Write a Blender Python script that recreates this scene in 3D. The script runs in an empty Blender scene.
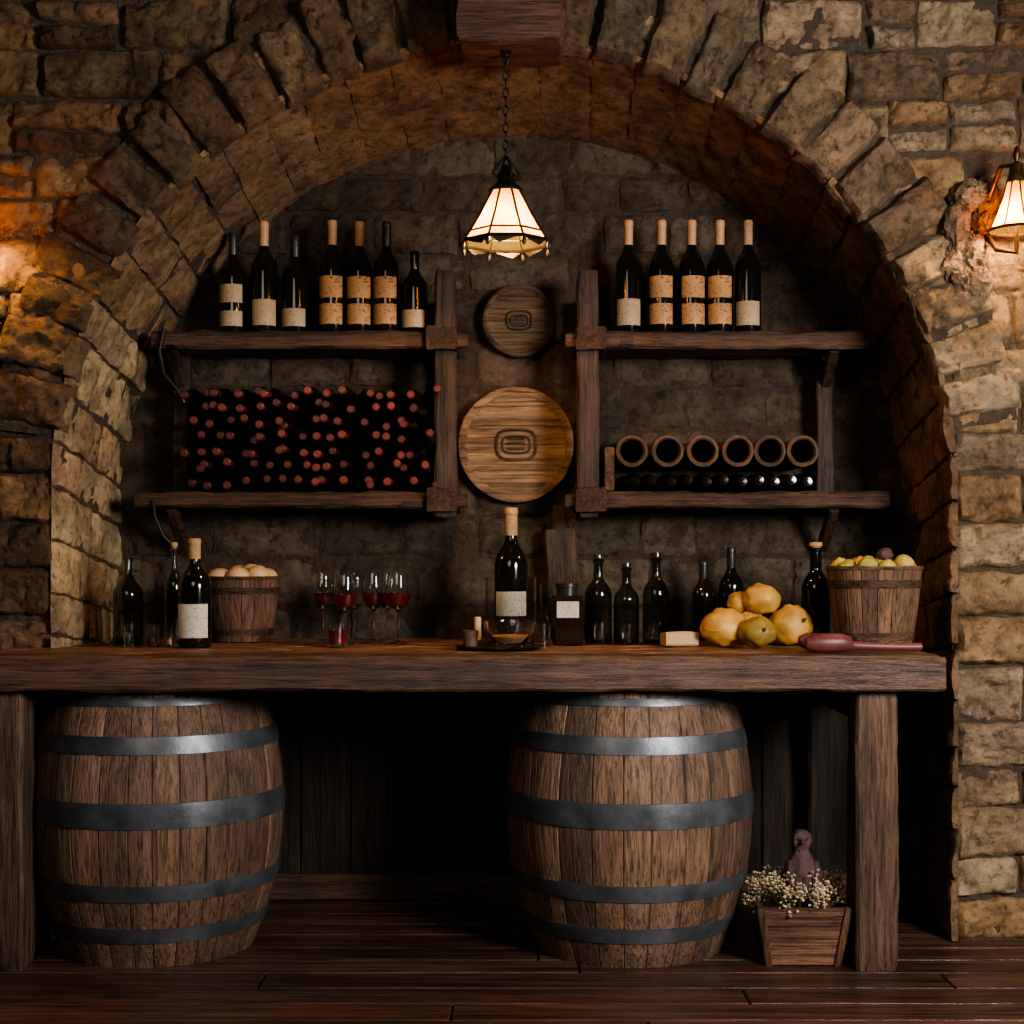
import bpy, math, random
from mathutils import Vector, Matrix, noise
random.seed(7)
R = random.random
def U(a,b): return a+(b-a)*random.random()
def fr(x,y,z,o=4): return noise.fractal(Vector((x,y,z)),0.9,2.0,o)

# ---------------------------------------------------------------- materials
def newmat(name):
    m=bpy.data.materials.new(name); m.use_nodes=True
    nt=m.node_tree; b=nt.nodes['Principled BSDF']
    return m,nt,b
def N(nt,t,**k):
    n=nt.nodes.new(t)
    for a,v in k.items(): setattr(n,a,v)
    return n
def ramp(nt,fac,stops):
    r=N(nt,'ShaderNodeValToRGB'); el=r.color_ramp.elements
    while len(el)<len(stops): el.new(0.5)
    for e,(p,c) in zip(el,stops):
        e.position=p; e.color=(c[0],c[1],c[2],1) if hasattr(c,'__len__') else (c,c,c,1)
    nt.links.new(fac,r.inputs[0]); return r.outputs[0]
def mul(nt,a,b,fac=1.0):
    m=N(nt,'ShaderNodeMix',data_type='RGBA',blend_type='MULTIPLY'); m.inputs[0].default_value=fac
    nt.links.new(a,m.inputs[6])
    nt.links.new(b,m.inputs[7]); return m.outputs[2]
def tex(nt,vec,scale,detail=6,rough=.6,dist=0):
    n=N(nt,'ShaderNodeTexNoise'); n.inputs['Scale'].default_value=scale
    n.inputs['Detail'].default_value=detail; n.inputs['Roughness'].default_value=rough
    n.inputs['Distortion'].default_value=dist
    nt.links.new(vec,n.inputs['Vector']); return n.outputs[0]
def bump(nt,b,h,dist,strength=1.0,prev=None):
    n=N(nt,'ShaderNodeBump'); n.inputs['Distance'].default_value=dist; n.inputs['Strength'].default_value=strength
    nt.links.new(h,n.inputs['Height'])
    if prev is not None: nt.links.new(prev,n.inputs['Normal'])
    nt.links.new(n.outputs[0],b.inputs['Normal']); return n.outputs[0]
def objvec(nt,scale=(1,1,1),tintshift=0):
    tc=N(nt,'ShaderNodeTexCoord'); v=tc.outputs['Object']
    at=N(nt,'ShaderNodeAttribute',attribute_name='tint')
    if tintshift:
        s=N(nt,'ShaderNodeVectorMath',operation='SCALE'); s.inputs['Scale'].default_value=tintshift
        nt.links.new(at.outputs['Color'],s.inputs[0])
        a=N(nt,'ShaderNodeVectorMath',operation='ADD'); nt.links.new(v,a.inputs[0]); nt.links.new(s.outputs[0],a.inputs[1]); v=a.outputs[0]
    mp=N(nt,'ShaderNodeMapping'); mp.inputs['Scale'].default_value=scale; nt.links.new(v,mp.inputs[0])
    return mp.outputs[0],at.outputs['Color']

def stone_mat(name,rgh=.88,contrast=1.0,bd=1.0):
    m,nt,b=newmat(name); v,t=objvec(nt)
    n1=tex(nt,v,8,9,.66,.4); n2=tex(nt,v,30,10,.75,.3); n3=tex(nt,v,120,6,.78); n4=tex(nt,v,2.1,5,.65)
    lo=.5/contrast
    c=mul(nt,t,ramp(nt,n1,[(.30,(lo,lo*.92,lo*.84)),(.5,(1,1,1)),(.70,(1.4,1.36,1.28))]))
    c=mul(nt,c,ramp(nt,n2,[(.35,(.28,.25,.22)),(.47,(.92,.92,.92)),(.70,(1.35,1.33,1.3))]))
    c=mul(nt,c,ramp(nt,n4,[(.36,(.55,.50,.46)),(.58,(1.12,1.1,1.07))]))
    nt.links.new(c,b.inputs['Base Color']); b.inputs['Roughness'].default_value=rgh
    b.inputs['Specular IOR Level'].default_value=.35
    p=bump(nt,b,n1,.045*bd); p=bump(nt,b,n2,.028*bd,1,p); bump(nt,b,n3,.007*bd,1,p)
    return m
def wood_mat(name,axis,rgh=.55,fine=1.0,bd=1.0,spec=.4,lo=.35,hi=1.6,wear=.5):
    m,nt,b=newmat(name)
    sc=[1,1,1]; sc['xyz'.index(axis)]=.05
    v,t=objvec(nt,tuple(sc),3.1)
    v2,_=objvec(nt,tuple([1 if s==1 else .35 for s in sc]))
    n1=tex(nt,v,26*fine,6,.65,.8); n2=tex(nt,v,110*fine,5,.7,.2); n3=tex(nt,v2,6,5,.6)
    c=mul(nt,t,ramp(nt,n1,[(.3,lo),(.5,1.0),(.72,hi)]))
    c=mul(nt,c,ramp(nt,n2,[(.36,(.32,.29,.27)),(.5,(1,1,1)),(.7,(1.3,1.3,1.3))]))
    c=mul(nt,c,ramp(nt,n3,[(.3,(wear,wear,wear)),(.6,(1.15,1.1,1.05))]))
    nt.links.new(c,b.inputs['Base Color']); b.inputs['Specular IOR Level'].default_value=spec
    rr=ramp(nt,n3,[(.3,rgh+.15),(.7,rgh-.08)]); nt.links.new(rr,b.inputs['Roughness'])
    p=bump(nt,b,n1,.012*bd); bump(nt,b,n2,.006*bd,1,p)
    return m
def plain(name,col,rgh=.5,metal=0,spec=.5,var=.3,scale=12,bd=0,coat=0):
    m,nt,b=newmat(name); v,t=objvec(nt)
    n=tex(nt,v,scale,5,.6)
    rgb=N(nt,'ShaderNodeRGB'); rgb.outputs[0].default_value=(*col,1)
    c=mul(nt,rgb.outputs[0],ramp(nt,n,[(.3,1-var),(.7,1+var)]))
    c=mul(nt,c,t)
    nt.links.new(c,b.inputs['Base Color']); b.inputs['Roughness'].default_value=rgh
    b.inputs['Metallic'].default_value=metal; b.inputs['Specular IOR Level'].default_value=spec
    b.inputs['Coat Weight'].default_value=coat
    if bd: bump(nt,b,n,bd)
    return m
def glass(name,col,rgh=.03):
    m,nt,b=newmat(name)
    b.inputs['Base Color'].default_value=(*col,1); b.inputs['Transmission Weight'].default_value=1
    b.inputs['Roughness'].default_value=rgh; b.inputs['IOR'].default_value=1.45
    return m
def label_mat(name,col,ink,scale=1.0,th=.56):
    m,nt,b=newmat(name)
    tc=N(nt,'ShaderNodeTexCoord'); mp=N(nt,'ShaderNodeMapping'); mp.inputs['Scale'].default_value=(1,1,2.2)
    nt.links.new(tc.outputs['Object'],mp.inputs[0])
    n=tex(nt,mp.outputs[0],110*scale,3,.7)
    n2=tex(nt,tc.outputs['Object'],9,3,.5)
    c=ramp(nt,n,[(0.0,col),(th,col),(th+.05,ink),(1.0,ink)])
    c=mul(nt,c,ramp(nt,n2,[(.3,(.75,.72,.68)),(.7,(1.05,1.05,1.05))]))
    nt.links.new(c,b.inputs['Base Color']); b.inputs['Roughness'].default_value=.65
    return m

M={}
M['stone']=stone_mat('masonry_stone'); M['vault']=stone_mat('vault_stone',.85,1.1,.6); M['bstone']=stone_mat('alcove_stone',.70,1.0,.8)
M['mortar']=plain('mortar',(.062,.045,.031),.95,bd=.03,scale=30)
M['floorw']=wood_mat('floor_wood','x',.32,.6,.5,.5)
M['wx']=wood_mat('wood_grain_x','x',.55); M['wz']=wood_mat('wood_grain_z','z',.55); M['wy']=wood_mat('wood_grain_y','y',.6)
M['top']=wood_mat('tabletop_wood','x',.40,.8,.9,.5)
M['barrel']=wood_mat('barrel_oak','z',.48,1.35,.8,.45,.45,1.4,.62)
M['hoop']=plain('hoop_steel',(.115,.125,.145),.40,.6,.5,.45,9,.003)
M['iron']=plain('dark_iron',(.03,.026,.022),.45,.8,.5,.3)
M['brass']=plain('aged_brass',(.12,.07,.03),.4,.9,.5,.4,30,.002)
M['dark']=plain('dark_bottle_glass',(.006,.006,.005),.10,0,.5,.2,coat=.2)
M['brown']=plain('brown_bottle_glass',(.010,.006,.004),.12,0,.5,.2,coat=.2)
M['clear']=glass('clear_glass',(.95,.97,.95)); M['smoke']=glass('smoky_glass',(.40,.42,.40),.04)
M['wine']=plain('red_wine',(.14,.005,.010),.08,0,.5,.1)
M['capcream']=plain('cream_capsule',(.44,.24,.12),.5); M['capred']=plain('red_capsule',(.105,.020,.017),.35,var=.4)
M['capblack']=plain('black_capsule',(.02,.018,.016),.35); M['cork']=plain('cork',(.38,.23,.12),.8,bd=.003,scale=60)
M['lab']=label_mat('cream_label',(.50,.36,.22),(.22,.15,.10)); M['amber']=label_mat('amber_label',(.55,.28,.115),(.18,.065,.03),.6,.56)
M['white']=label_mat('white_label',(.66,.62,.54),(.14,.11,.09),1.3)
M['egg']=plain('eggshell',(.55,.36,.20),.5,var=.12); M['fruit']=plain('yellow_squash',(.50,.27,.062),.5,var=.4,scale=14,bd=.004)
M['green']=plain('green_pear',(.42,.33,.09),.5,var=.35,scale=20,bd=.003)
M['purple']=plain('plum_brown_clay',(.075,.040,.040),.75,var=.5,scale=30,bd=.012)
M['pest']=plain('wine_red_wood',(.13,.036,.036),.45,var=.3,scale=20)
M['flower']=plain('white_blossom',(.60,.49,.32),.7,var=.2); M['stem']=plain('dry_stem',(.12,.10,.045),.8)
M['clay']=plain('clay_tube',(.10,.056,.034),.75,var=.4,scale=25,bd=.004)
M['blackin']=plain('tube_inside',(.012,.009,.007),.9)  # near-black for the shade inside the tubes; also the floor underlay
M['cheese']=plain('cheese',(.46,.31,.16),.6,var=.1)
M['rock']=plain('rough_rock_bracket',(.15,.10,.06),.9,var=.6,scale=25,bd=.03)
def shade_mat(name,strength):
    m,nt,b=newmat(name); nt.nodes.remove(b)
    out=nt.nodes['Material Output']
    v,t=objvec(nt); n=tex(nt,v,14,4,.6,.5)
    col=ramp(nt,n,[(.3,(.55,.20,.022)),(.65,(.85,.44,.09))])
    d=N(nt,'ShaderNodeVectorMath',operation='SCALE'); d.inputs['Scale'].default_value=.55; nt.links.new(col,d.inputs[0])
    tr=N(nt,'ShaderNodeBsdfTranslucent'); nt.links.new(d.outputs[0],tr.inputs[0])
    em=N(nt,'ShaderNodeEmission'); nt.links.new(col,em.inputs[0]); em.inputs[1].default_value=strength
    ad=N(nt,'ShaderNodeAddShader'); nt.links.new(tr.outputs[0],ad.inputs[0]); nt.links.new(em.outputs[0],ad.inputs[1])
    nt.links.new(ad.outputs[0],out.inputs[0]); return m
M['shade']=shade_mat('lamp_glass',1.0)
m,nt,b=newmat('bulb_glow'); b.inputs['Emission Color'].default_value=(1,.62,.25,1); b.inputs['Emission Strength'].default_value=10; M['bulb']=m

# ---------------------------------------------------------------- mesh builder
class MB:
    def __init__(s): s.v=[];s.f=[];s.m=[];s.t=[];s.mats=[]
    def mi(s,k):
        if k not in s.mats: s.mats.append(k)
        return s.mats.index(k)
    def add(s,vs,fs,mat,tint=(1,1,1)):
        o=len(s.v); s.v.extend([tuple(p) for p in vs]); i=s.mi(mat)
        for f in fs: s.f.append([a+o for a in f]); s.m.append(i); s.t.append(tint)
    def build(s,name,origin=None,sharp=35,loc=None):
        if origin is None:
            xs=[p[0] for p in s.v];ys=[p[1] for p in s.v];zs=[p[2] for p in s.v]
            origin=((min(xs)+max(xs))/2,(min(ys)+max(ys))/2,min(zs))
        ox,oy,oz=origin
        me=bpy.data.meshes.new(name+'_mesh'); me.from_pydata([(x-ox,y-oy,z-oz) for x,y,z in s.v],[],s.f)
        for k in s.mats: me.materials.append(M[k])
        me.polygons.foreach_set('material_index',s.m)
        me.polygons.foreach_set('use_smooth',[True]*len(s.f))
        ca=me.color_attributes.new('tint','FLOAT_COLOR','CORNER')
        buf=[]
        for f,t in zip(s.f,s.t): buf.extend([t[0],t[1],t[2],1.0]*len(f))
        ca.data.foreach_set('color',buf)
        me.update()
        if sharp: me.set_sharp_from_angle(angle=math.radians(sharp))
        ob=bpy.data.objects.new(name,me); bpy.context.collection.objects.link(ob)
        ob.location=loc if loc else origin
        return ob

def stone(mb,mapf,u0,u1,v0,v1,depth,nu,nv,rough,tint,seed,mat,su=1.0,jit=.006,er=.006,crack=.006,tl=.008):
    def params(L,n):
        e=min(.005/L,.1)
        return [0,e]+[e+(1-2*e)*i/(n) for i in range(1,n)]+[1-e,1]
    Lu=abs(u1-u0)*su; Lv=abs(v1-v0)
    pu=params(Lu,nu); pv=params(Lv,nv)
    cj=[(U(-jit,jit),U(-jit,jit)) for _ in range(4)]
    tu,tv=U(-tl,tl),U(-tl,tl); vs=[]
    for b_ in pv:
        for a in pu:
            ju=(cj[0][0]*(1-a)+cj[1][0]*a)*(1-b_)+(cj[2][0]*(1-a)+cj[3][0]*a)*b_
            jv=(cj[0][1]*(1-a)+cj[1][1]*a)*(1-b_)+(cj[2][1]*(1-a)+cj[3][1]*a)*b_
            X=a*Lu; Z=b_*Lv
            n1=fr(X*16+seed,Z*16,seed*.7,3); n2=fr(X*16,Z*16+seed,seed*.3+9,3)
            n3=fr(X*10+seed*3,Z*10-seed,seed,6)
            du=min(a,1-a)*Lu; dv=min(b_,1-b_)*Lv
            h=(1-math.exp(-du/er))*(1-math.exp(-dv/er))
            g=0
            if crack:
                dd=noise.voronoi(Vector((X*7+seed+n1*.25,Z*7+seed*.5+n2*.25,seed)))[0]
                g=max(0,1-(dd[1]-dd[0])/.10)*crack+ (dd[0]-.4)*.012
            w=-.012+(.012+depth+tu*(a-.5)*2+tv*(b_-.5)*2+n3*rough-g)*h
            vs.append(mapf(u0+(u1-u0)*a+(ju+n1*.007)/su, v0+(v1-v0)*b_+jv+n2*.007, w))
    W=len(pu); fs=[]
    for j in range(len(pv)-1):
        for i in range(W-1):
            fs.append((j*W+i,j*W+i+1,(j+1)*W+i+1,(j+1)*W+i))
    mb.add(vs,fs,mat,tint)

def beam(mb,p0,p1,w,h,mat,tint,rough=.003,bev=.006,n=None,side=None):
    p0=Vector(p0);p1=Vector(p1);d=(p1-p0);L=d.length;d.normalize()
    if side is None: side=Vector((0,1,0)) if abs(d.y)<.9 else Vector((1,0,0))
    side=Vector(side); up=side.cross(d).normalized(); side=d.cross(up).normalized()
    n=n or max(2,int(L/.03))
    a,b_=w/2,h/2; cs=[]
    def line(x0,y0,x1,y1,k):
        for i in range(k): cs.append((x0+(x1-x0)*i/k,y0+(y1-y0)*i/k))
    ka=max(1,min(8,int(w/.025)));kb=max(1,min(8,int(h/.02)))
    line(-a+bev,-b_,a-bev,-b_,ka); line(a-bev,-b_,a,-b_+bev,1); line(a,-b_+bev,a,b_-bev,kb); line(a,b_-bev,a-bev,b_,1)
    line(a-bev,b_,-a+bev,b_,ka); line(-a+bev,b_,-a,b_-bev,1); line(-a,b_-bev,-a,-b_+bev,kb); line(-a,-b_+bev,-a+bev,-b_,1)
    vs=[];sd=U(0,100);C=len(cs)
    for i in range(n+1):
        t=i/n; c=p0+d*(L*t); k=1
        if (i==0 or i==n): k=1-bev/max(w,h)
        for (x,y) in cs:
            q=c+side*x*k+up*y*k
            nn=fr(q.x*8+sd,q.y*25,q.z*8+sd*.5,4)
            nd=Vector((x/a if a else 0,y/b_ if b_ else 0)); 
            q=q+side*(nd.x*nn*rough)+up*(nd.y*nn*rough)
            vs.append(q)
    fs=[]
    for i in range(n):
        for j in range(C):
            fs.append((i*C+j,i*C+(j+1)%C,(i+1)*C+(j+1)%C,(i+1)*C+j))
    fs.append(tuple(reversed(range(C)))); fs.append(tuple(range(n*C,n*C+C)))
    fs=[tuple(reversed(f)) for f in fs]
    mb.add(vs,fs,mat,tint)
def lathe(mb,prof,c,seg,mat,tint=(1,1,1),axis='z',a0=0,a1=None,wob=0):
    full=a1 is None; a1=a1 if a1 is not None else 2*math.pi
    n=seg if full else seg+1; c=Vector(c);vs=[];sd=U(0,50)
    for r,h in prof:
        for i in range(n):
            a=a0+(a1-a0)*i/seg; rr=r*(1+(wob*fr(math.cos(a)*3+sd,math.sin(a)*3,h*15,3) if wob else 0))
            x,y=rr*math.cos(a),rr*math.sin(a)
            vs.append(c+(Vector((x,y,h)) if axis=='z' else Vector((x,-h,y)) ))
    for j in range(len(prof)-1):
        fs=[]
        for i in range(seg):
            i2=(i+1)%n if full else i+1
            fs.append((j*n+i,j*n+i2,(j+1)*n+i2,(j+1)*n+i))
        mk=mat[j] if isinstance(mat,list) else mat
        if j==0: base=len(mb.v); mb.v.extend([tuple(p) for p in vs])
        k=mb.mi(mk)
        for f in fs: mb.f.append([a+base for a in f]); mb.m.append(k); mb.t.append(tint)
def tube(mb,pts,r,mat,seg=8,tint=(1,1,1),closed=False):
    pts=[Vector(p) for p in pts];n=len(pts);vs=[];prev=None
    for i,p in enumerate(pts):
        if closed: t=(pts[(i+1)%n]-pts[i-1]).normalized()
        else: t=(pts[min(i+1,n-1)]-pts[max(i-1,0)]).normalized()
        if prev is None:
            ref=Vector((0,0,1)) if abs(t.z)<.9 else Vector((1,0,0)); u=t.cross(ref).normalized()
        else: u=(prev-t*prev.dot(t)).normalized()
        prev=u; w=t.cross(u); rr=r[i] if isinstance(r,list) else r
        for k in range(seg):
            a=2*math.pi*k/seg; vs.append(p+u*(rr*math.cos(a))+w*(rr*math.sin(a)))
    fs=[]
    for i in range(n if closed else n-1):
        i2=(i+1)%n
        for k in range(seg): fs.append((i*seg+k,i*seg+(k+1)%seg,i2*seg+(k+1)%seg,i2*seg+k))
    if not closed: fs.append(tuple(reversed(range(seg)))); fs.append(tuple(range((n-1)*seg,n*seg)))
    mb.add(vs,fs,mat,tint)
def blob(mb,c,r,mat,tint=(1,1,1),rough=.05,nu=20,nv=14,rot=None,pear=0,fq=2.0):
    c=Vector(c);vs=[];sd=U(0,99)
    for j in range(nv+1):
        ph=math.pi*j/nv
        for i in range(nu):
            a=2*math.pi*i/nu; d=Vector((math.sin(ph)*math.cos(a),math.sin(ph)*math.sin(a),math.cos(ph)))
            k=1+rough*fr(d.x*fq+sd,d.y*fq,d.z*fq+sd,4); 
            k2=1-pear*max(0,d.z)
            p=Vector((d.x*r[0]*k*k2,d.y*r[1]*k*k2,d.z*r[2]*k))
            if rot: p=rot@p
            vs.append(c+p)
    fs=[]
    for j in range(nv):
        for i in range(nu):
            fs.append((j*nu+i,(j+1)*nu+i,(j+1)*nu+(i+1)%nu,j*nu+(i+1)%nu))
    mb.add(vs,fs,mat,tint)
def var(c,v=.25,h=.06):
    k=U(1-v,1+v); return (c[0]*k*U(1-h,1+h),c[1]*k,c[2]*k*U(1-h,1+h))

# ---------------------------------------------------------------- room shell
WY=.37; BY=1.02; CX=-.023; CZ=1.471; RA=1.466; CZB=1.36; XW=3.0; ZT=3.7
wall=MB(); sd=0
def wmap(u,v,w):
    return (u,WY-w,v+.030*noise.noise(Vector((u*1.3,0,v*1.1)))+.010*noise.noise(Vector((u*4,5,v*4))))
z=0.0; row=0
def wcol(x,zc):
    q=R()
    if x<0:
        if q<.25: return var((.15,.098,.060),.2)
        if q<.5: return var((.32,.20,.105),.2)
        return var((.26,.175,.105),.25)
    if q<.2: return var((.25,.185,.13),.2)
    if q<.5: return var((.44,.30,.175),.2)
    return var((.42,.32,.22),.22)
while z<ZT:
    h=U(.12,.19); z1=min(z+h,ZT)
    if ZT-z1<.06: z1=ZT
    rr=RA+.0 if z<CZ+.22 else RA+.03
    zz=z
    if z1<=CZ: xs=RA
    else:
        dz=max(0,zz-CZ)
        xs=math.sqrt(rr*rr-dz*dz) if dz<rr else 0
    for sgn in (-1,1):
        x=xs
        first=True
        while x<XW:
            w=U(.17,.40)
            if first and row%2: w=U(.2,.25)
            elif first: w=U(.34,.42)
            x1=x+w
            if XW-x1<.1: x1=XW+.05
            a,b_=(CX+sgn*x,CX+sgn*x1); a,b_=min(a,b_),max(a,b_)
            near=x<2.0; sd+=1.37
            parts=[(z,z1)]
            if h>.155 and not first and R()<.28:
                zm_=z+h*U(.42,.58); parts=[(z,zm_),(zm_,z1)]
            for (pa,pb) in parts:
                sd+=.71
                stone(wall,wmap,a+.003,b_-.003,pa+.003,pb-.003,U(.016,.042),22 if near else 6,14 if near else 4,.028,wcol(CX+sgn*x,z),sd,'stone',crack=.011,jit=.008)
            x=x1; first=False
    z=z1; row+=1
pts=[(CX-RA,0),(CX-RA,CZ)]+[(CX+RA*math.cos(t),CZ+RA*math.sin(t)) for t in [math.pi-math.pi*i/64 for i in range(1,64)]]+[(CX+RA,CZ),(CX+RA,0)]
for (xa,za),(xb,zb) in zip(pts[:-1],pts[1:]):
    e=-XW if (xa+xb)/2<CX else XW
    wall.add([(xa,WY,za),(xb,WY,zb),(e,WY,zb),(e,WY,za)],[(0,1,2,3)],'mortar')
wall.add([(-XW,WY,CZ+RA),(XW,WY,CZ+RA),(XW,WY,ZT),(-XW,WY,ZT)],[(0,1,2,3)],'mortar')
wall.build('wall_back',(0,WY,0))

ring=MB()
def rmap(u,v,w): return (CX+v*math.cos(u),WY-w,CZ+v*math.sin(u))
t=math.radians(9); 
while t<math.radians(171.5):
    dt=U(.085,.118); t1=t+dt; sd+=1.9
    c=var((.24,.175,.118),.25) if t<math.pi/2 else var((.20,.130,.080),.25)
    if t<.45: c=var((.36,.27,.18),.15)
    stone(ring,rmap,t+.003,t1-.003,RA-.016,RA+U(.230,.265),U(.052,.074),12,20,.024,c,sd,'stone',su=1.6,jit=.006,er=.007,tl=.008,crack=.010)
    t=t1
lathe_pts=72
for i in range(lathe_pts):
    a=math.radians(8+165*i/lathe_pts); b_=math.radians(8+165*(i+1)/lathe_pts)
    ring.add([rmap(a,RA-.002,.022),rmap(b_,RA-.002,.022),rmap(b_,RA+.225,.022),rmap(a,RA+.225,.022)],[(0,1,2,3)],'mortar')
ring.build('trim_arch',(CX,WY,CZ))

vault=MB(); LJ=CZ; LT=2*LJ+math.pi*RA
def vmap(s,y,w):
    k=(y-WY)/(BY-WY); cz=CZ+(CZB-CZ)*k; cx=CX*(1-k)
    r=RA-w
    if s<LJ: return (cx-r,y,s*cz/LJ)
    if s>LT-LJ: return (cx+r,y,(LT-s)*cz/LJ)
    a=math.pi-(s-LJ)/RA
    return (cx+r*math.cos(a),y,cz+r*math.sin(a))
s=0;row=0
while s<LT:
    h=U(.13,.19); s1=min(s+h,LT)
    if LT-s1<.06: s1=LT
    cuts=[WY-.035]+([WY+.2+U(-.03,.03),WY+.46+U(-.03,.03)] if row%2 else [WY+.12+U(-.03,.03),WY+.34+U(-.03,.03)])+[BY+.01]
    f=(s-LJ)/(math.pi*RA)
    smooth=.27<f<.74
    if smooth: cuts=[WY-.035,BY+.01]; h=.0
    for ya,yb in zip(cuts[:-1],cuts[1:]):
        sd+=1.3
        if s<LJ+.6: c=var((.46,.35,.225),.2)  # left reveal tinted lighter, right flank darker: fall of light in stone colour
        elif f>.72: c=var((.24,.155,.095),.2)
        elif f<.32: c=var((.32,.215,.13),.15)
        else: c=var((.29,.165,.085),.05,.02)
        dp=.006 if smooth else U(.008,.018)
        g=-.004 if smooth else .002
        stone(vault,vmap,s+g,s1-g,ya+abs(g),yb-abs(g),dp,8,26 if smooth else 12,.006 if smooth else .012,c,sd,'vault',crack=0 if smooth else .006,tl=.001 if smooth else .006,jit=.001 if smooth else .003,er=.002 if smooth else .003)
    s=s1;row+=1
K=80
for i in range(K):
    a,b_=LT*i/K,LT*(i+1)/K
    vault.add([vmap(a,WY,0),vmap(b_,WY,0),vmap(b_,BY,0),vmap(a,BY,0)],[(0,1,2,3)],'mortar')
vault.build('wall_alcove_vault',(0,WY,0))

bw=MB()
def bmap(u,v,w): return (u,BY-w,v)
z=0
while z<2.86:
    z1=z+U(.13,.19); x=-1.56+U(-.1,0)
    while x<1.5:
        x1=x+U(.2,.42); xc=(x+x1)/2; zc=(z+z1)/2
        if zc<CZB or math.hypot(xc,zc-CZB)<RA+.12:
            sd+=1.1
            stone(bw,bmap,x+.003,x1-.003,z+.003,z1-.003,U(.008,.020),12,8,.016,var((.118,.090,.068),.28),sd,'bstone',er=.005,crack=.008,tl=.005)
        x=x1
    z=z1
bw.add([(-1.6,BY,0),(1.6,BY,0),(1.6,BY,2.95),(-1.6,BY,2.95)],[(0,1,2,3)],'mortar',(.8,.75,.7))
bw.build('wall_alcove_back',(0,BY,0))

fl=MB(); y=-6.0
while y<BY:
    w=U(.14,.17); x=-XW-U(0,1.5)
    while x<XW:
        x1=x+U(1.6,2.6)
        c=var((.088,.046,.034),.28)
        g=.0025
        vs=[(x+g,y+g,-.004),(x1-g,y+g,-.004),(x1-g,y+w-g,-.004),(x+g,y+w-g,-.004),
            (x+.006,y+.006,0),(x1-.006,y+.006,0),(x1-.006,y+w-.006,0),(x+.006,y+w-.006,0),
            (x+g,y+g,-.03),(x1-g,y+g,-.03),(x1-g,y+w-g,-.03),(x+g,y+w-g,-.03)]
        fl.add(vs,[(4,5,6,7),(0,1,5,4),(1,2,6,5),(2,3,7,6),(3,0,4,7),(8,9,1,0),(9,10,2,1),(10,11,3,2),(11,8,0,3)],'floorw',c)
        x=x1
    y+=w
fl.add([(-XW,-6,-.02),(XW,-6,-.02),(XW,BY+.1,-.02),(-XW,BY+.1,-.02)],[(0,1,2,3)],'blackin')
fl.build('floor',(0,0,0),sharp=20)

bb=MB(); beam(bb,(-1.43,.945,.05),(1.42,.945,.05),.03,.095,'wx',(.085,.048,.032),.003)
bb.build('baseboard_back')
pn=MB(); x=-1.43  # near-black boards added to stand for the shade below the table
while x<1.40:
    w=U(.13,.19); x1=min(x+w,1.42)
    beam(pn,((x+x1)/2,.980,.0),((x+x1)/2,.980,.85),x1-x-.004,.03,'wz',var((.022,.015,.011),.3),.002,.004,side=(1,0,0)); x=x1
pn.build('shade_back_panel')

cb=MB(); beam(cb,(-.005,.07,2.99),(-.005,.33,2.99),.335,.285,'wx',(.095,.050,.032),.012,.014,n=12,side=(1,0,0))
cb.build('ceiling_beam')

# ---------------------------------------------------------------- table
tb=MB(); TZ=.96
ys=[-.06,.11,.28,.45,.62,.79,.955]
for i,(a,b_) in enumerate(zip(ys[:-1],ys[1:])):
    beam(tb,(-1.66,(a+b_)/2,TZ-.053),(1.30,(a+b_)/2,TZ-.053),b_-a-.002,.106,'top',(.100,.056,.040) if i==0 else var((.21,.108,.070),.15),.0045,.008)  # front board tinted darker for its shaded face, others carry the lit top tone
for xc in (-1.55,1.108):
    beam(tb,(xc,.065,0),(xc,.065,TZ-.106),.13,.13,'wz',var((.095,.058,.040),.05),.004,.01)
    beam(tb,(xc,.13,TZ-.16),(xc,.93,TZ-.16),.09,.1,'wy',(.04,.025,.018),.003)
    beam(tb,(xc,.89,0),(xc,.89,TZ-.106),.10,.08,'wz',(.02,.014,.01),.003,.01)  # back legs tinted near black, under-table shade put into their colour
tb.build('bar_table')

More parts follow.
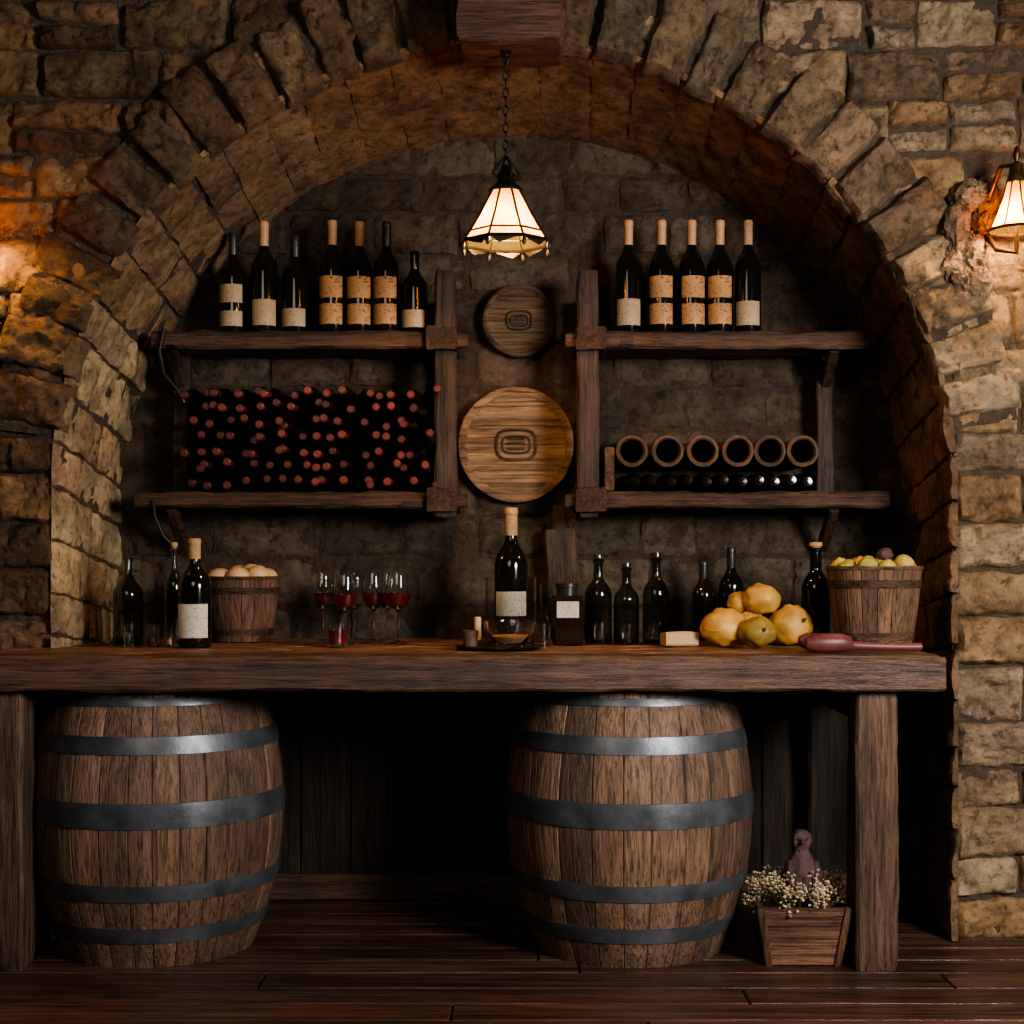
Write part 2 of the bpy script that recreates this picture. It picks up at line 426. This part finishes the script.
# ---------------------------------------------------------------- barrels
def barrel():
    b=MB(); H=.851
    def rad(z):
        return .40-.095*((.45-z)/.45)**2 if z<.45 else .40-.070*((z-.45)/.401)**2
    n=25; ang=0; ws=[U(.7,1.3) for _ in range(n)]; S=sum(ws)
    for k in range(n):
        da=2*math.pi*ws[k]/S; vs=[]; zs=[H*i/24 for i in range(25)]
        off=[(.0,-.006),(.04,-.001),(.25,.001),(.5,.0015),(.75,.001),(.96,-.001),(1,-.006)]
        for zz in zs:
            for t_,o in off:
                a=ang+da*t_; r=rad(zz)+o; vs.append((r*math.cos(a),r*math.sin(a),zz))
        W=len(off); fs=[(j*W+i,j*W+i+1,(j+1)*W+i+1,(j+1)*W+i) for j in range(24) for i in range(W-1)]
        o=len(vs)
        for t_,_ in off:
            a=ang+da*t_; r=rad(H)-.03; vs.append((r*math.cos(a),r*math.sin(a),H))
        for t_,_ in off:
            a=ang+da*t_; r=rad(H)-.035; vs.append((r*math.cos(a),r*math.sin(a),H-.04))
        for i in range(W-1):
            fs.append((24*W+i,24*W+i+1,o+i+1,o+i)); fs.append((o+i,o+i+1,o+W+i+1,o+W+i))
        b.add(vs,fs,'barrel',var((.150,.094,.064),.42,.05)); ang+=da
    lathe(b,[(rad(H)-.034,H-.035),(0.001,H-.035)],(0,0,0),48,'barrel',(.12,.07,.045))
    lathe(b,[(0.001,.02),(rad(0)-.005,.02)],(0,0,0),48,'barrel',(.12,.07,.045))
    for z0,z1 in ((.803,.828),(.660,.714),(.438,.516),(.214,.266),(.080,.130)):
        lathe(b,[(rad(z0)-.002,z0),(rad(z0)+.005,z0+.001),(rad((z0+z1)/2)+.006,(z0+z1)/2),(rad(z1)+.005,z1-.001),(rad(z1)-.002,z1)],(0,0,0),96,'hoop')
        for k in range(2):
            a=2.4; zz=z0+(z1-z0)*(.3+.4*k); r=rad(zz)+.006
            blob(b,(r*math.cos(a),r*math.sin(a),zz),(.006,.006,.006),'hoop',nu=8,nv=6)
    return b
ob=barrel().build('wine_barrel',(0,0,0)); ob.location=(.378,.345,0)
ob=barrel().build('wine_barrel',(0,0,0)); ob.location=(-1.15,.345,0); ob.rotation_euler=(0,0,.3)

# ---------------------------------------------------------------- shelves
def shelf_unit(xa,xb,xl0,xl1,pin,pout,sg):
    s=MB(); w=(.088,.048,.031)
    beam(s,(xa,.855,2.023),(xb,.855,2.023),.27,.06,'wx',w,.007,.009)
    beam(s,(xl0,.855,1.460),(xl1,.855,1.460),.27,.054,'wx',w,.007,.009)
    beam(s,(pin,.76,1.40),(pin,.76,2.27),.075,.075,'wz',(.055,.034,.024),.006,.008)
    beam(s,(pin,.95,1.40),(pin,.95,2.2),.06,.06,'wz',(.04,.025,.018),.005)
    beam(s,(pout,.93,1.42),(pout,.93,2.0),.06,.06,'wz',(.04,.025,.018),.005)
    for zc in (2.025,1.46):
        beam(s,(pin+sg*.01,.69,zc),(pin+sg*.01,.98,zc),.11,.085,'wy',(.055,.033,.023),.006,side=(1,0,0))
        beam(s,(pin-sg*.08,.74,zc-.005),(pin+sg*.16,.74,zc-.005),.045,.05,'wx',(.07,.04,.027),.004)
        beam(s,(pout,.96,zc-.17),(pout,.76,zc-.03),.04,.04,'wy',(.05,.03,.02),.003)
    return s
s=shelf_unit(-1.27,-.295,-1.33,-.20,-.235,-1.205,-1)
tube(s,[(-1.22,.71,2.06),(-1.235,.70,1.98),(-1.22,.705,1.90),(-1.17,.70,1.84),(-1.15,.71,1.80)],.008,'iron')
tube(s,[(-1.20,.71,2.0),(-1.13,.70,1.97),(-1.10,.70,1.90)],.006,'iron')
tube(s,[(-1.26,.71,1.46),(-1.25,.70,1.40),(-1.22,.70,1.33),(-1.19,.71,1.30)],.005,'iron')
s.build('wooden_shelf')
s=shelf_unit(.31,1.28,.25,1.33,.268,1.14,1)
s.build('wooden_shelf')

# ---------------------------------------------------------------- bottles
def bottle(name,h,r,gm='dark',cap='capcream',labels=(),capz=.78,loc=(0,0,0),rz=0,stopper=False,neck=.33):
    b=MB()
    P=[(0.001,.006),(r*.75,.006),(r*.93,0),(r,.008),(r,h*.3),(r,h*.55),(r*.98,h*.59),(r*.90,h*.63),(r*.72,h*.675),(r*.5,h*.715),(r*.38,h*.755),(r*neck,h*.80),(r*neck*.95,h*.93),(r*neck*1.2,h*.935),(r*neck*1.2,h*.965),(r*neck*1.05,h*.975)]
    if cap:
        P=P[:12]; lathe(b,P+[(r*neck,h*max(capz,.805))],(0,0,0),28,gm)
        c=r*neck*1.06
        lathe(b,[(c*.97,h*capz-.003),(c,h*capz),(c,h*.945),(c*1.08,h*.95),(c*1.08,h*.985),(c*.95,h),(0.001,h)],(0,0,0),24,cap)
    else:
        lathe(b,P,(0,0,0),28,gm)
        if gm in('clear','smoke'):
            t=.004; Q=[(max(.001,q[0]-t),q[1]+(t if q[1]<.01 else 0)) for q in P][::-1]
            lathe(b,[P[-1]]+Q,(0,0,0),28,gm)
        if stopper:
            lathe(b,[(r*neck*.85,h*.96),(r*neck*.85,h*.985),(r*neck*1.15,h*.99),(r*neck*1.1,h*1.03),(.001,h*1.035)],(0,0,0),16,'cork' if stopper=='cork' else gm)
    for (z0,z1,m) in labels:
        lathe(b,[(r+.0008,h*z0),(r+.0012,h*z0+.001),(r+.0012,h*z1-.001),(r+.0008,h*z1)],(0,0,0),24,m,a0=math.radians(-150),a1=math.radians(-30))
    o=b.build(name,(0,0,0)); o.location=loc; o.rotation_euler=(0,0,rz); return o
SZ=2.056
L1=[(.07,.30,'lab')]; L2=[(.08,.26,'amber'),(.31,.50,'amber')]
for x,h,cap,lab in ((-1.001,.365,'capblack',[(.07,.22,'lab'),(.30,.48,'lab')]),(-.89,.405,'capcream',L1),(-.778,.355,'capblack',[(.07,.25,'lab')]),(-.645,.41,'capcream',L2),(-.548,.405,'capcream',L2),(-.45,.405,'capblack',L2),(-.349,.30,'dark',[(.07,.28,'lab')]),
    (.418,.41,'capcream',L1),(.537,.41,'capcream',L2),(.645,.41,'capcream',L2),(.746,.41,'capcream',L2),(.847,.41,'cork',[(.07,.28,'lab')])):
    bottle('wine_bottle',h,.047,'dark',cap,lab,loc=(x,.83,SZ),rz=U(-.25,.25))

st=MB()
for rI in range(7):
    for cI in range(15):
        x=-1.14+cI*.0605+(.030 if rI%2 else 0)+U(-.006,.006)
        zc=1.487+.033+rI*.0525+U(-.004,.004)
        if x>-.29: continue
        tilt=Vector((U(-.18,.18),0,U(-.08,.16)))
        y0=.985; L=.27; r=.0305
        pr=[(.001,0),(r*.9,0),(r,.006),(r,.16),(r*.8,.18),(r*.42,.205),(r*.38,.225)]
        yt=U(-.02,.03)
        def place(prof,mat):
            b0=len(st.v); lathe(st,prof,(0,0,0),12,mat,tint=(U(.4,1.5),)*3)
            for i in range(b0,len(st.v)):
                px,py,pz=st.v[i]
                st.v[i]=(x+px+tilt.x*(pz-.08),y0-pz+yt,zc+py+tilt.z*(max(0,pz-.08))*.6)
        place(pr,'brown')
        place([(r*.40,.222),(r*.45,.225),(r*.45,.262),(r*.5,.264),(r*.5,.272),(r*.35,.276),(.001,.276)],'capred')
st.build('stacked_wine_bottles')

rk=MB()
for x in (.424,.551,.675,.799,.912,1.028):
    z=1.487+.09+.056; tt=var((1,1,1),.25)
    lathe(rk,[(.038,.0),(.040,.20),(.041,.228),(.047,.236),(.056,.232),(.057,.22),(.053,.205),(.053,.0)],(x,.98,z),28,['blackin']*2+['clay']*5,tint=tt,axis='y',wob=.03)
    lathe(rk,[(.001,.02),(.04,.02)],(x,.98,z),20,'blackin',axis='y')
    r=.036
    for dx,zz,dy in ((.01,0,0),(.066,.004,.02)):
        if dx>.05 and x>1: continue
        lathe(rk,[(.001,0),(r*.78 if dx>.05 else r,0),(r*.78 if dx>.05 else r,.15),(r*.7,.18),(r*.42,.205),(r*.38,.25),(r*.46,.252),(r*.46,.27),(.001,.271)],(x+dx,.985-dy,1.487+.036+zz),18,'brown',axis='y')
beam(rk,(.345,.98,1.57),(.345,.74,1.57),.035,.16,'wy',(.12,.07,.045),.003,side=(1,0,0))
rk.build('clay_bottle_rack')

def lid(name,x,z,r,orn,kk=1):
    d=MB(); y=1.0
    n=6; 
    for k in range(n):
        xa=-r+2*r*k/n+.0008; xb=-r+2*r*(k+1)/n-.0008; vs=[];m=14
        col=var((.25*kk,.160*kk,.098*kk),.12)
        for i in range(m+1):
            xx=xa+(xb-xa)*i/m; hh=math.sqrt(max(0,(r*.97)**2-xx*xx))
            vs+= [(x-hh,y-.045,z+xx),(x+hh,y-.045,z+xx)]
        d.add(vs,[(2*i,2*i+1,2*i+3,2*i+2) for i in range(m)],'wx',col)
    lathe(d,[(r*.86,.044),(r*.87,.050),(r*.93,.054),(r*1.0,.050),(r*1.01,.04),(r*1.01,0)],(x,y,z),64,'wx',(.20*kk,.125*kk,.078*kk),axis='y',wob=.01)
    for (a,b_,rr) in ((.34,.26,.012),(.24,.15,.008)):
        k=r/.21; pts=[]
        for i in range(28):
            t=2*math.pi*i/28; cx_=abs(math.cos(t))**.6*math.copysign(1,math.cos(t)); sz=abs(math.sin(t))**.6*math.copysign(1,math.sin(t))
            pts.append((x+a*r*cx_,y-.047,z+b_*r*sz))
        tube(d,pts,rr*k*.55,'wx',6,(.09*kk,.06*kk,.04*kk),closed=True)
    for dz in (-.07,0.02,.10):
        beam(d,(x-.15*r,y-.048,z+dz*r),(x+.15*r,y-.048,z+dz*r),.006,.010*r/.2,'wx',(.07,.045,.03),.0005,.001)
    return d.build(name)
lid('round_barrel_lid',.026,2.128,.133,False,.6)
lid('round_barrel_lid',.015,1.672,.212,False,1)

# ---------------------------------------------------------------- hanging lamp
hl=MB(); LX,LY=-.019,.18
zt,zb=2.415,2.243; rt,rb=.042,.139
def ra_pt(k,z,off=0):
    a=2*math.pi*(k+.5)/8; r=rt+(rb-rt)*((zt-z)/(zt-zb))**1.12+off if z<zt else rt+off; return (LX+r*math.cos(a),LY+r*math.sin(a),z)
zm=zt-(zt-zb)*.5
for k in range(8):
    zl=zb+.004*(k%3)
    hl.add([ra_pt(k,zt),ra_pt(k+1,zt),ra_pt(k+1,zm),ra_pt(k,zm)],[(3,2,1,0)],'shade')
    hl.add([ra_pt(k,zm),ra_pt(k+1,zm),ra_pt(k+1,zl),ra_pt(k,zl)],[(3,2,1,0)],'shade')
    tube(hl,[ra_pt(k,zt,.002),ra_pt(k,zm,.002),ra_pt(k,zb-.006,.002)],.0042,'iron',6)
    mid=zt-(zt-zb)*.80
    tube(hl,[ra_pt(k,mid,.002),ra_pt(k+1,mid,.002)],.0035,'iron',5)
    tube(hl,[ra_pt(k,zb+.004,.001),ra_pt(k+1,zb+.004,.001)],.006,'iron',6)
    p=ra_pt(k,zb-.01); blob(hl,(p[0],p[1],p[2]-.005),(.007,.007,.014),'iron',nu=8,nv=6)
    a=Vector(ra_pt(k,zb+.004));b_=Vector(ra_pt(k+1,zb+.004)); c1=a.lerp(b_,.3)+Vector((0,0,-.012-.012*(k%2))); c2=a.lerp(b_,.7)+Vector((0,0,-.010-.012*((k+1)%2)))
    hl.add([a,b_,c2,c1],[(0,1,2,3)],'iron')
lathe(hl,[(.052,zt-.008),(.055,zt-.002),(.045,zt+.008),(.030,zt+.02),(.024,zt+.04),(.030,zt+.045),(.018,zt+.06),(.010,zt+.075),(.001,zt+.08)],(LX,LY,0),20,'iron')
for k in range(4):
    a=k*math.pi/2+.4
    tube(hl,[(LX+.03*math.cos(a),LY+.03*math.sin(a),zt+.03),(LX+.045*math.cos(a),LY+.045*math.sin(a),zt+.055),(LX+.02*math.cos(a),LY+.02*math.sin(a),zt+.085),(LX,LY,zt+.11)],.004,'iron',6)
blob(hl,(LX,LY,zb+.075),(.024,.024,.032),'bulb',rough=0)
z=zt+.10;k=0
while z<2.835:
    pts=[]
    for i in range(14):
        t=2*math.pi*i/14; w,hh=.0085*math.cos(t),.017*math.sin(t)
        pts.append((LX+w,LY,z+.012+hh) if k%2 else (LX,LY+w,z+.012+hh))
    tube(hl,pts,.0028,'iron',6,closed=True); z+=.0275;k+=1
lathe(hl,[(.001,2.83),(.012,2.832),(.012,2.84),(.03,2.846),(.03,2.853)],(LX,LY,0),16,'iron')
lamp=hl.build('hanging_lamp')
def plight(name,loc,e,col,size,parent=None):
    l=bpy.data.lights.new(name,'POINT'); l.energy=e; l.color=col; l.shadow_soft_size=size
    o=bpy.data.objects.new(name,l); bpy.context.collection.objects.link(o); o.location=loc
    if parent: o.parent=parent; o.location=Vector(loc)-parent.location
    return o
plight('lamp_bulb_light',(LX,LY,zb+.045),34,(1,.52,.19),.03,lamp)

# ---------------------------------------------------------------- wall sconces
def sconce(x,sg,e):
    s=MB()
    for i in range(18):
        blob(s,(x-sg*.105+U(-.06,.045),.33+U(-.02,.01),2.29+U(-.15,.14)),(U(.035,.055),U(.03,.045),U(.04,.07)),'rock',(U(.7,1.3),)*3,rough=.24,fq=3.5,nu=28,nv=20)
    tube(s,[(x-sg*.06,.31,2.30),(x-sg*.05,.24,2.24),(x,.20,2.22),(x,.20,2.30)],.009,'brass')
    tube(s,[(x-sg*.06,.31,2.40),(x-sg*.04,.23,2.50),(x,.2,2.50),(x,.2,2.46)],.008,'brass')
    lathe(s,[(.001,2.56),(.008,2.55),(.012,2.53),(.006,2.51),(.02,2.50),(.024,2.47),(.03,2.455),(.03,2.44)],(x,.2,0),14,'brass')
    lathe(s,[(.028,2.45),(.040,2.40),(.062,2.34),(.082,2.295)],(x,.2,0),16,'shade')
    for k in range(8):
        a=2*math.pi*k/8; tube(s,[(x+r*math.cos(a),.2+r*math.sin(a),z) for r,z in((.029,2.45),(.041,2.40),(.063,2.34),(.083,2.293))],.003,'brass',5)
    tube(s,[(x+.083*math.cos(2*math.pi*k/24),.2+.083*math.sin(2*math.pi*k/24),2.293) for k in range(24)],.005,'brass',6,closed=True)
    blob(s,(x,.2,2.36),(.02,.02,.035),'bulb',rough=0)
    o=s.build('wall_sconce'); plight('sconce_bulb_light',(x,.2,2.31),e,(1,.52,.18),.03,o)
sconce(1.597,1,24); sconce(-1.745,1,22)

# ---------------------------------------------------------------- table-top objects
TZ=.9635
def tumbler(name,x,y,r,h,liquid=None,m='clear'):
    g=MB(); t=.003
    lathe(g,[(.001,.001),(r*.85,.001),(r,h),(r-t,h),(r*.85-t,.008),(.001,.008)],(0,0,0),24,m)
    if liquid: lathe(g,[(.001,.009),(r*.85-t-.001,.009),(r*.9-t-.001,h*.5),(.001,h*.5)],(0,0,0),24,liquid)
    o=g.build(name,(0,0,0)); o.location=(x,y,TZ); return o
tumbler('glass_tumbler',-1.39,.6,.036,.12)
bottle('glass_decanter',.30,.05,'smoke',None,loc=(-1.293,.5,TZ),neck=.28)
bottle('glass_bottle',.335,.032,'smoke',None,stopper='cork',loc=(-1.165,.62,TZ))
tumbler('small_glass_jar',-1.19,.42,.024,.07,'capred'); tumbler('small_glass_jar',-1.12,.36,.02,.05,'cork')
tumbler('small_glass_jar',-1.26,.38,.018,.045)
bottle('wine_bottle',.355,.054,'dark','cork',[(.09,.40,'white')],loc=(-1.036,.35,TZ),capz=.82)

def bucket(name,x,y,rt,rb,h,col):
    b=MB(); n=18
    for k in range(n):
        a0=2*math.pi*k/n;a1=2*math.pi*(k+1)/n;vs=[];
        for r0,z in ((rb,0),((rb+rt)/2+.004,h*.5),(rt,h),(rt-.012,h),(rb-.01,.012)):
            for t,o in((.0,-.004),(.06,0),(.5,.001),(.94,0),(1,-.004)):
                a=a0+(a1-a0)*t; vs.append(((r0+o)*math.cos(a),(r0+o)*math.sin(a),z))
        b.add(vs,[(j*5+i,j*5+i+1,(j+1)*5+i+1,(j+1)*5+i) for j in range(4) for i in range(4)],'barrel',var(col,.25))
    lathe(b,[(.001,.012),(rb-.008,.012)],(0,0,0),24,'barrel',col)
    for z0,z1 in ((.1,.2),(.74,.84)):
        R0=lambda t: rb+(rt-rb)*t+.004*(1-abs(2*t-1))
        lathe(b,[(R0(z0)-.001,h*z0),(R0(z0)+.004,h*z0+.001),(R0(z1)+.004,h*z1-.001),(R0(z1)-.001,h*z1)],(0,0,0),40,'wx',(col[0]*.55,col[1]*.55,col[2]*.55))
    lathe(b,[(rt-.014,h-.004),(rt-.012,h+.003),(rt+.003,h+.003),(rt+.004,h-.008)],(0,0,0),40,'wx',(col[0]*.9,col[1]*.9,col[2]*.9))
    o=b.build(name,(0,0,0)); o.location=(x,y,TZ); return o
bucket('wooden_bucket',-.955,.74,.135,.105,.225,(.11,.060,.038))
e=MB()
for dx,dy,dz in ((-.07,-.05,.2),(-.0,-.07,.205),(.065,-.04,.21),(-.08,.03,.2),(.03,.03,.215),(-.02,.06,.21),(.08,.05,.2),(-.05,.0,.17),(.05,.0,.17),(0,0,.17)):
    blob(e,(-.955+dx,.74+dy,TZ+dz+.020),(.042,.040,.036),'egg',rough=.02)
e.build('eggs')
def wineglass(x,y,h,wine=True):
    g=MB(); k=h/.24
    P=[(.034,.0),(.034,.002),(.012,.006),(.004,.014),(.0035,.10),(.008,.112),(.026,.128),(.038,.15),(.041,.175),(.038,.21),(.033,.24)]
    Q=[(.0318,.24),(.0368,.21),(.0398,.175),(.0368,.151),(.025,.1295),(.001,.118)]
    P=[(r*k,z*k) for r,z in P+Q]
    lathe(g,[(.001,0)]+P,(0,0,0),28,'clear')
    if wine: lathe(g,[(r*k,z*k) for r,z in [(.001,.1185),(.0245,.1300),(.0362,.1515),(.039,.172),(.001,.172)]],(0,0,0),28,'wine')
    o=g.build('wine_glass',(0,0,0)); o.location=(x,y,TZ)
wineglass(-.649,.60,.24);wineglass(-.562,.50,.235);wineglass(-.478,.62,.24);wineglass(-.388,.55,.24);wineglass(-.555,.74,.24,False);wineglass(-.44,.76,.235)
tumbler('glass_tumbler',-.575,.38,.038,.11,'wine')

bottle('wine_bottle',.465,.058,'dark','cork',[(.20,.38,'white')],loc=(-.003,.62,TZ),capz=.80,neck=.36)
g=MB(); r=.088;h=.225
lathe(g,[(.07,.001),(r,.001),(r,h),(r-.004,h),(r-.004,.006),(.07,.006)],(0,0,0),32,'clear')
o=g.build('glass_wine_cooler',(0,0,0)); o.location=(-.003,.62,TZ)
g=MB(); lathe(g,[(.001,0),(.13,0),(.145,.008),(.142,.010),(.128,.004),(.001,.004)],(0,0,0),40,'iron')
o=g.build('serving_tray',(0,0,0)); o.location=(-.04,.28,TZ)
g=MB(); lathe(g,[(.001,.001),(.045,.001),(.05,.01),(.08,.05),(.085,.082),(.082,.083),(.076,.05),(.045,.014),(.001,.012)],(0,0,0),32,'clear')
lathe(g,[(.001,.0135),(.042,.015),(.060,.034),(.001,.035)],(0,0,0),28,'cork')
o=g.build('glass_bowl',(0,0,0)); o.location=(-.006,.27,TZ+.006)
g=MB(); lathe(g,[(.001,0),(.022,0),(.026,.05),(.022,.052),(.001,.046)],(0,0,0),20,'clay')
o=g.build('small_cup',(0,0,0)); o.location=(-.135,.30,TZ+.006)
g=MB(); lathe(g,[(.001,0),(.012,0),(.012,.09),(.009,.094),(.001,.092)],(0,0,0),16,'egg'); lathe(g,[(.03,0),(.028,.004),(.013,.008),(.013,.016)],(0,0,0),20,'brass')
o=g.build('candle',(0,0,0)); o.location=(-.115,.48,TZ)
tumbler('glass_tumbler',.10,.42,.03,.075); tumbler('small_glass_jar',.125,.74,.028,.20)

g=MB()
beam(g,(.20,.89,TZ+.004),(.175,.935,1.36),.115,.022,'wz',(.065,.04,.027),.003,side=(1,0,0))
beam(g,(.175,.935,1.35),(.165,.95,1.45),.05,.02,'wz',(.065,.04,.027),.002,side=(1,0,0))
g.build('cutting_board')
g=MB(); beam(g,(0,0,0),(0,0,.165),.11,.11,'brown',(1.6,1.6,1.6),.001,.012,side=(1,0,0))
lathe(g,[(.035,.16),(.035,.19),(.04,.192),(.04,.205),(.001,.207)],(0,0,0),20,'capblack')
beam(g,(0,-.0555,.09),(0,-.0555,.145),.075,.002,'white',(1,1,1),0,.0005,side=(1,0,0))
o=g.build('storage_jar',(0,0,0)); o.location=(.188,.55,TZ)
for x,h,r in ((.296,.295,.047),(.392,.265,.044),(.494,.30,.047)):
    bottle('glass_bottle',h,r,'smoke',None,stopper='glass',loc=(x,.59,TZ),neck=.36)
g=MB(); beam(g,(.50,.42,TZ+.024),(.61,.44,TZ+.024),.08,.046,'cheese',(1,1,1),.003,.006); g.build('cheese_block')
sq=MB()
for c,r in (((.697,.38),(.078,.065,.062)),((.795,.31),(.060,.055,.050)),((.935,.48),(.075,.065,.066)),((.80,.52),(.07,.06,.055))):
    t=(1,1,1) if c[0]!=.795 else (.50,.60,.6)
    blob(sq,(c[0],c[1],TZ+r[2]+.002),r,'fruit',t,.12,28,20,pear=.1)
blob(sq,(.84,.50,TZ+.152),(.064,.055,.05),'fruit',(1.05,1.1,1.1),.12,28,20); blob(sq,(.775,.55,TZ+.137),(.045,.045,.04),'fruit',(.9,.9,.9),.12)
for x,y,z in((.755,.36,.07),(.805,.258,.055),(.965,.42,.08)): tube(sq,[(x,y,TZ+z),(x+.006,y-.012,TZ+z+.012)],.005,'stem',6)
sq.build('yellow_squashes')
bottle('wine_bottle',.28,.043,'brown','capblack',[],loc=(.688,.83,TZ)); bottle('wine_bottle',.33,.045,'dark','capblack',[],loc=(.79,.85,TZ))
bottle('wine_bottle',.335,.048,'dark',None,[],stopper='cork',loc=(1.035,.56,TZ),neck=.42)
BX,BYY=1.183,.35
bucket('wooden_bucket',BX,BYY,.152,.117,.262,(.17,.098,.062))
pr=MB()
for dx,dy,dz in ((-.09,-.03,.0),(-.04,-.08,.0),(.02,-.09,-.005),(.08,-.06,.0),(.11,.0,0),(-.1,.05,0),(-.04,.02,.01),(.03,-.01,.015),(.05,.06,.01),(-.03,.09,0),(.0,-.04,-.04),(.06,0,-.03),(-.06,-.01,-.03)):
    blob(pr,(BX+dx,BYY+dy,TZ+.260+dz+U(-.01,.01)),(U(.030,.038),U(.028,.035),U(.028,.034)),'green' if R()<.75 else 'fruit',(U(.8,1.1),U(.85,1.0),.8),.14,16,12,pear=.2)
blob(pr,(BX+.03,BYY-.02,TZ+.30),(.028,.028,.024),'purple',(1,1,1),.15)
pr.build('pears')
ps=MB(); 
tube(ps,[(.900,.07,TZ+.028),(.905,.07,TZ+.028),(.925,.07,TZ+.028),(.965,.072,TZ+.030),(1.01,.075,TZ+.030),(1.035,.077,TZ+.027),(1.05,.08,TZ+.02),(1.12,.085,TZ+.018),(1.20,.09,TZ+.016),(1.265,.095,TZ+.016),(1.27,.095,TZ+.016)],[.006,.018,.027,.030,.030,.024,.014,.012,.012,.013,.005],'pest',16)
ps.build('wooden_pestle')
ps=MB()
tube(ps,[(.905,.20,TZ+.027),(.91,.20,TZ+.027),(.93,.2,TZ+.028),(.985,.19,TZ+.028),(1.0,.185,TZ+.023),(1.03,.18,TZ+.012),(1.045,.175,TZ+.012)],[.005,.017,.025,.026,.02,.01,.009],'pest',16)
ps.build('wooden_pestle')

# ---------------------------------------------------------------- planter under the table
pl=MB(); px,py=.895,.155
def tb_pt(sx,sy,z): 
    k=z/.185; a=.108+.032*k; b_=.09+.025*k; return (px+sx*a,py+sy*b_,z)
for (s0,s1) in (((-1,-1),(1,-1)),((1,-1),(1,1)),((1,1),(-1,1)),((-1,1),(-1,-1))):
    for j in range(3):
        z0=.004+j*.0605; z1=z0+.058
        A=[Vector(tb_pt(*s0,z0)),Vector(tb_pt(*s1,z0)),Vector(tb_pt(*s1,z1)),Vector(tb_pt(*s0,z1))]
        B=[Vector((px+(p.x-px)*.88,py+(p.y-py)*.86,p.z)) for p in A]
        pl.add(A+B,[(0,1,2,3),(7,6,5,4),(3,2,6,7),(1,0,4,5),(0,3,7,4),(2,1,5,6)],'wx',var((.15,.078,.048),.2))
for sx in (-1,1):
    p0=Vector(tb_pt(sx*.97,-1.02,.0));p1=Vector(tb_pt(sx*.97,-1.02,.185)); beam(pl,p0,p1,.022,.012,'wz',(.11,.058,.037),.001,.002,side=(1,0,0))
pl.add([tb_pt(-.9,-.9,.01),tb_pt(.9,-.9,.01),tb_pt(.9,.9,.01),tb_pt(-.9,.9,.01)],[(0,1,2,3)],'wx',(.1,.05,.03))
pl.add([tb_pt(-.88,-.88,.165),tb_pt(.88,-.88,.165),tb_pt(.88,.88,.165),tb_pt(-.88,.88,.165)],[(0,1,2,3)],'stem',(.5,.5,.5))
pl.build('planter_box')
fw=MB()
cl=[]
for i in range(52):
    a=U(0,2*math.pi); rr=math.sqrt(U(.2,1)); cl.append((px+.152*rr*math.cos(a),py+.13*rr*math.sin(a),.200+U(0,.06)-(.03 if rr>.85 else 0)))
for i in range(1300):
    c=random.choice(cl); x,y,z=c[0]+random.gauss(0,.014),c[1]+random.gauss(0,.014),c[2]+random.gauss(0,.012)
    x=min(max(x,px-.165),px+.14)
    r=U(.003,.0065)
    vs=[(x+r,y,z),(x-r,y,z),(x,y+r,z),(x,y-r,z),(x,y,z+r),(x,y,z-r)]
    fw.add(vs,[(0,2,4),(2,1,4),(1,3,4),(3,0,4),(2,0,5),(1,2,5),(3,1,5),(0,3,5)],'flower',(U(.5,1.2),)*3)
    if i%4==0: tube(fw,[(px+(x-px)*.6,py+(y-py)*.6,.165),(x,y,z)],.0012,'stem',4)
fw.build('dried_flowers')
wb=MB(); fx=px+.012
lathe(wb,[(.001,.168),(.04,.168),(.052,.20),(.056,.24),(.052,.275),(.042,.305),(.028,.325),(.022,.338),(.026,.352),(.031,.370),(.029,.388),(.019,.400),(.001,.405)],(fx,py,0),28,'purple',wob=.16)
for sg in (-1,1):
    blob(wb,(fx+sg*.040,py-.018,.255),(.022,.034,.055),'purple',(.8,.75,.75),.15,16,12)
    blob(wb,(fx+sg*.012,py-.029,.378),(.004,.004,.004),'capblack',rough=0,nu=8,nv=6)
tube(wb,[(fx,py-.026,.372),(fx-.004,py-.040,.368),(fx-.006,py-.050,.362)],[.009,.006,.001],'purple',8,(.7,.65,.6))
wb.build('bird_figurine')

# ---------------------------------------------------------------- lights
def area(name,loc,target,size,e,col):
    l=bpy.data.lights.new(name,'AREA'); l.size=size; l.energy=e; l.color=col; l.shape='DISK'
    o=bpy.data.objects.new(name,l); bpy.context.collection.objects.link(o); o.location=loc
    o.rotation_euler=(Vector(target)-Vector(loc)).to_track_quat('-Z','Y').to_euler(); return o
area('key_light',(2.5,-3.1,2.0),(.0,.3,1.0),1.1,205,(1,.92,.83))  # unseen key lamp at front right, not a window
area('fill_light',(-1.0,-3.9,2.7),(0,.4,1.3),1.6,26,(1,.86,.70))  # added fill lamp out of view, lifts the dark left side
w=bpy.data.worlds.new('cellar'); bpy.context.scene.world=w; w.use_nodes=True
w.node_tree.nodes['Background'].inputs[0].default_value=(.9,.84,.78,1); w.node_tree.nodes['Background'].inputs[1].default_value=.026
bpy.context.scene.view_settings.view_transform='AgX'
try: bpy.context.scene.view_settings.look='AgX - Medium High Contrast'
except Exception: pass

cam=bpy.data.cameras.new('camera'); co=bpy.data.objects.new('camera',cam); bpy.context.collection.objects.link(co)
co.location=(0,-4.5,1.248); co.rotation_euler=(math.pi/2,0,0); cam.lens=52.2; cam.sensor_width=36; cam.shift_y=48/1024
bpy.context.scene.camera=co
